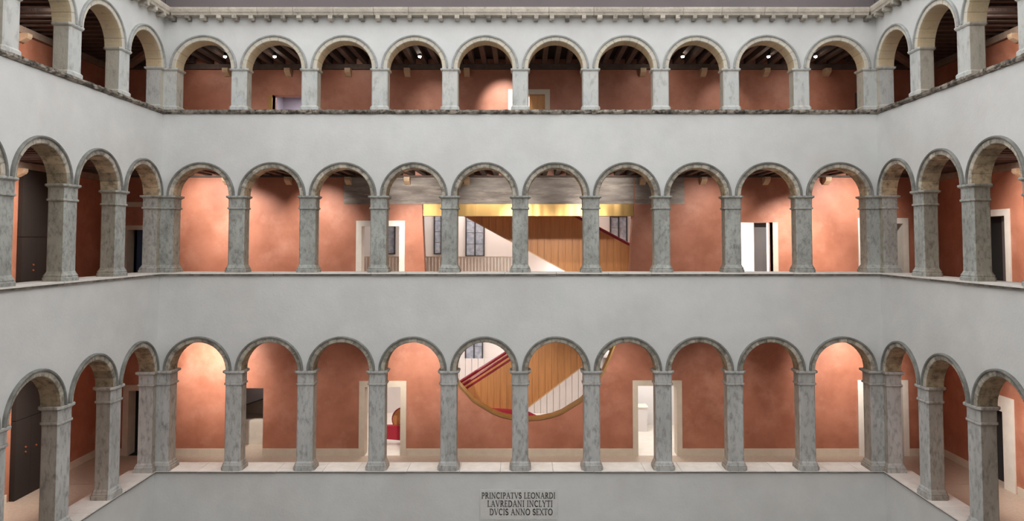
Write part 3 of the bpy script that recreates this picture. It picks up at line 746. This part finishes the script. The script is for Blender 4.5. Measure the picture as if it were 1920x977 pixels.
def stroke(mb, pts, w_, s, ox, oz):
    for (x0, z0), (x1, z1) in zip(pts[:-1], pts[1:]):
        d = Vector((x1-x0, z1-z0)); L_ = d.length
        if L_ < 1e-6: continue
        d /= L_; n = Vector((-d.y, d.x))*w_/2; e = d*w_*.3
        q = [Vector((x0, z0))-n-e, Vector((x1, z1))-n+e, Vector((x1, z1))+n+e, Vector((x0, z0))+n-e]
        mb.prism([(ox+p.x*s[0], oz+p.y*s[1]) for p in q], -.028, -.015)
for text, xa, xb, ya, yb in (('PRINCIPATVS LEONARDI', 903, 1042, 923.5, 934), ('LAVREDANI INCLYTI', 914, 1037, 938.5, 949.5), ('DVCIS ANNO SEXTO', 918, 1037, 954, 965)):
    cx_ = ins.location.x; x0 = at(xa, ya)[0]-cx_; x1 = at(xb, ya)[0]-cx_; z0 = Zf(yb)-iz0; z1 = Zf(ya)-iz0
    tot = sum(GL[c][0]+.1 for c in text); sx = (x1-x0)/tot; cur = x0
    for c in text:
        if c != ' ':
            mb = MB()
            for s in GL[c][1]: stroke(mb, s, .15, (sx, z1-z0), cur, z0)
            for s in GL[c][2]: stroke(mb, s, .08, (sx, z1-z0), cur, z0)
            mb.build('letter', M['ink'], ins)
        cur += (GL[c][0]+.1)*sx

# ------------------------------------------------------------------ lamps
def spot(name, loc, tgt, watts, size=70, col=(1, .94, .87), blend=1.0, rad=.06):
    l = bpy.data.lights.new(name, 'SPOT'); l.energy = watts; l.spot_size = R(size); l.spot_blend = blend; l.color = col; l.shadow_soft_size = rad
    o = bpy.data.objects.new(name, l); o.location = loc
    o.rotation_euler = (Vector(tgt) - Vector(loc)).to_track_quat('-Z', 'Y').to_euler(); return link(o)
def area(name, loc, sx, sy, watts, col=(1, .97, .93), rot=(0, 0, 0)):
    l = bpy.data.lights.new(name, 'AREA'); l.shape = 'RECTANGLE'; l.size = sx; l.size_y = sy; l.energy = watts; l.color = col
    o = bpy.data.objects.new(name, l); o.location = loc; o.rotation_euler = rot; return link(o)
# visible ceiling spotlights of the top gallery
YS = D + 2.0
for k, px in enumerate((422, 515, 787, 1280, 1441, 1529)):
    x, z = at(px, 105.5, YS)
    o = empty('ceiling_spotlight', (x, YS, z)); tag(o, f'small lit ceiling spotlight, {ORD[k]} from the left under the top gallery beams', 'lamp', 'lit ceiling spotlights of the top gallery')
    MB().tube([(0, .0, .0), (0, .03, .14)], .06, 14).build('housing', M['black'], o)
    bulb = MB().lathe([(math.cos(q*math.pi/6)*.01, math.sin(q*math.pi/6)*.01) for q in range(12)], [(-.005,-.06),(.025,-.052),(.043,-.03),(.05,0)]).build('lens', M['lens'], o)
    spot('spotlight_beam', (x, YS, z-.09), (x, YS+.25, z-3), 85, 110)
    MB().tube([(0, .03, .14), (0, .03, LV['top']['ceil']+.24-z)], .015, 8).build('stem', M['black'], o)
def wash(l, px, py, watts, tx=None, size=75, dv=1.2):
    """unseen gallery ceiling spot, in places added as fill, washing the rear wall at pixel (px, py)"""
    x, z = at(px, py, YB); lx = x if tx is None else tx
    spot('gallery_spot', (lx, D+dv, LV[l]['ceil']-.05), (x, YB, z), watts, size)
# top
wash('top', 945, 200, 900, size=46); wash('top', 815, 205, 130, size=50); wash('top', 1355, 205, 150, size=50)
wash('top', 540, 205, 60); wash('top', 1500, 190, 75); wash('top', 400, 170, 75); wash('top', 670, 170, 60); wash('top', 1230, 170, 50)  # last two are added fill for the dim middle bays
# middle
for px, py, wt, sz in ((395, 405, 820, 85), (470, 450, 800, 70), (600, 430, 800, 66), (785, 500, 1200, 70), (1330, 450, 420, 90), (1480, 480, 1300, 70), (1580, 420, 950, 90), (900, 470, 260, 90), (780, 365, 300, 66), (940, 362, 230, 70), (1040, 360, 150, 66), (1125, 362, 360, 66)):  # spots aimed at the masonry are added fill to brighten it
    wash('mid', px, py, wt, size=sz, dv=.9)
for k in (4, 5):      # unseen spots put behind two pillars to throw the shadow line on the escalator
    spot('hidden_pillar_spot', (FP[k], D+.64, E+1.72), (FP[k]*.8+.3, 30.3, E-1.7), 800, 58)
# bottom
for px, py, wt, sz in ((405, 690, 1500, 80), (785, 695, 800, 72), (1145, 740, 330, 85), (1590, 690, 1000, 90), (470, 680, 120, 70), (960, 700, 650, 80), (1340, 770, 130, 80), (620, 780, 90, 80)):
    wash('low', px, py, wt, size=sz, dv=.9)
# unseen spots added over the gallery floors as general fill
for l, wt in (('top', 45), ('mid', 60), ('low', 110)):
    for i, x in enumerate(FA):
        if i % 2 == 0 or l == 'low': spot('gallery_fill', (x, D+1.8, LV[l]['ceil']-.05), (x, D+1.8, 0), wt, 115, rad=.1)
# side galleries
for side, sg in (('left', -1), ('right', 1)):
    for l, wt in (('top', 650), ('mid', 1500), ('low', 1500)):
        p = frame_pt(side, sg*2.9, 1.0); q = frame_pt(side, sg*2.2, GS)
        spot('gallery_spot', (p[0], p[1], LV[l]['ceil']-.05), (q[0], q[1], LV[l]['floor']+2.2), wt, 80)
# rooms
area('hall_light', ((hx0+hx1)/2, 32.2, LV['top']['floor']-.35), 7, 1.6, 420)
area('hall_light_low', (Xf(820, 600, 32.5), 32.6, zM-.3), 3, 1.0, 130)
area('hall_light_foot', (Xf(720, 600, 29), 29.0, zM-.3), 1.2, 1.4, 120)
area('hall_light_right', (Xf(1100, 600, 32.3), 32.4, zM+1.0), 2.5, .8, 160)
a, b, t = lo[3]; area('side_room_light', ((a+b)/2, YR+2.0, t+.42), 2, 2, 85)
a, b, t = mi[2]; area('office_light', ((a+b)/2-.2, YR+1.4, t+.25), 1.5, 1.5, 110)
a, b, t = to[0]; area('lilac_light', ((a+b)/2, YR+1.2, t+.45), 1.2, 1.2, 60)
a, b, t = lo[1]; area('stair_light', ((a+b)/2+.5, YR+.5, t+.8), .6, .6, 25)
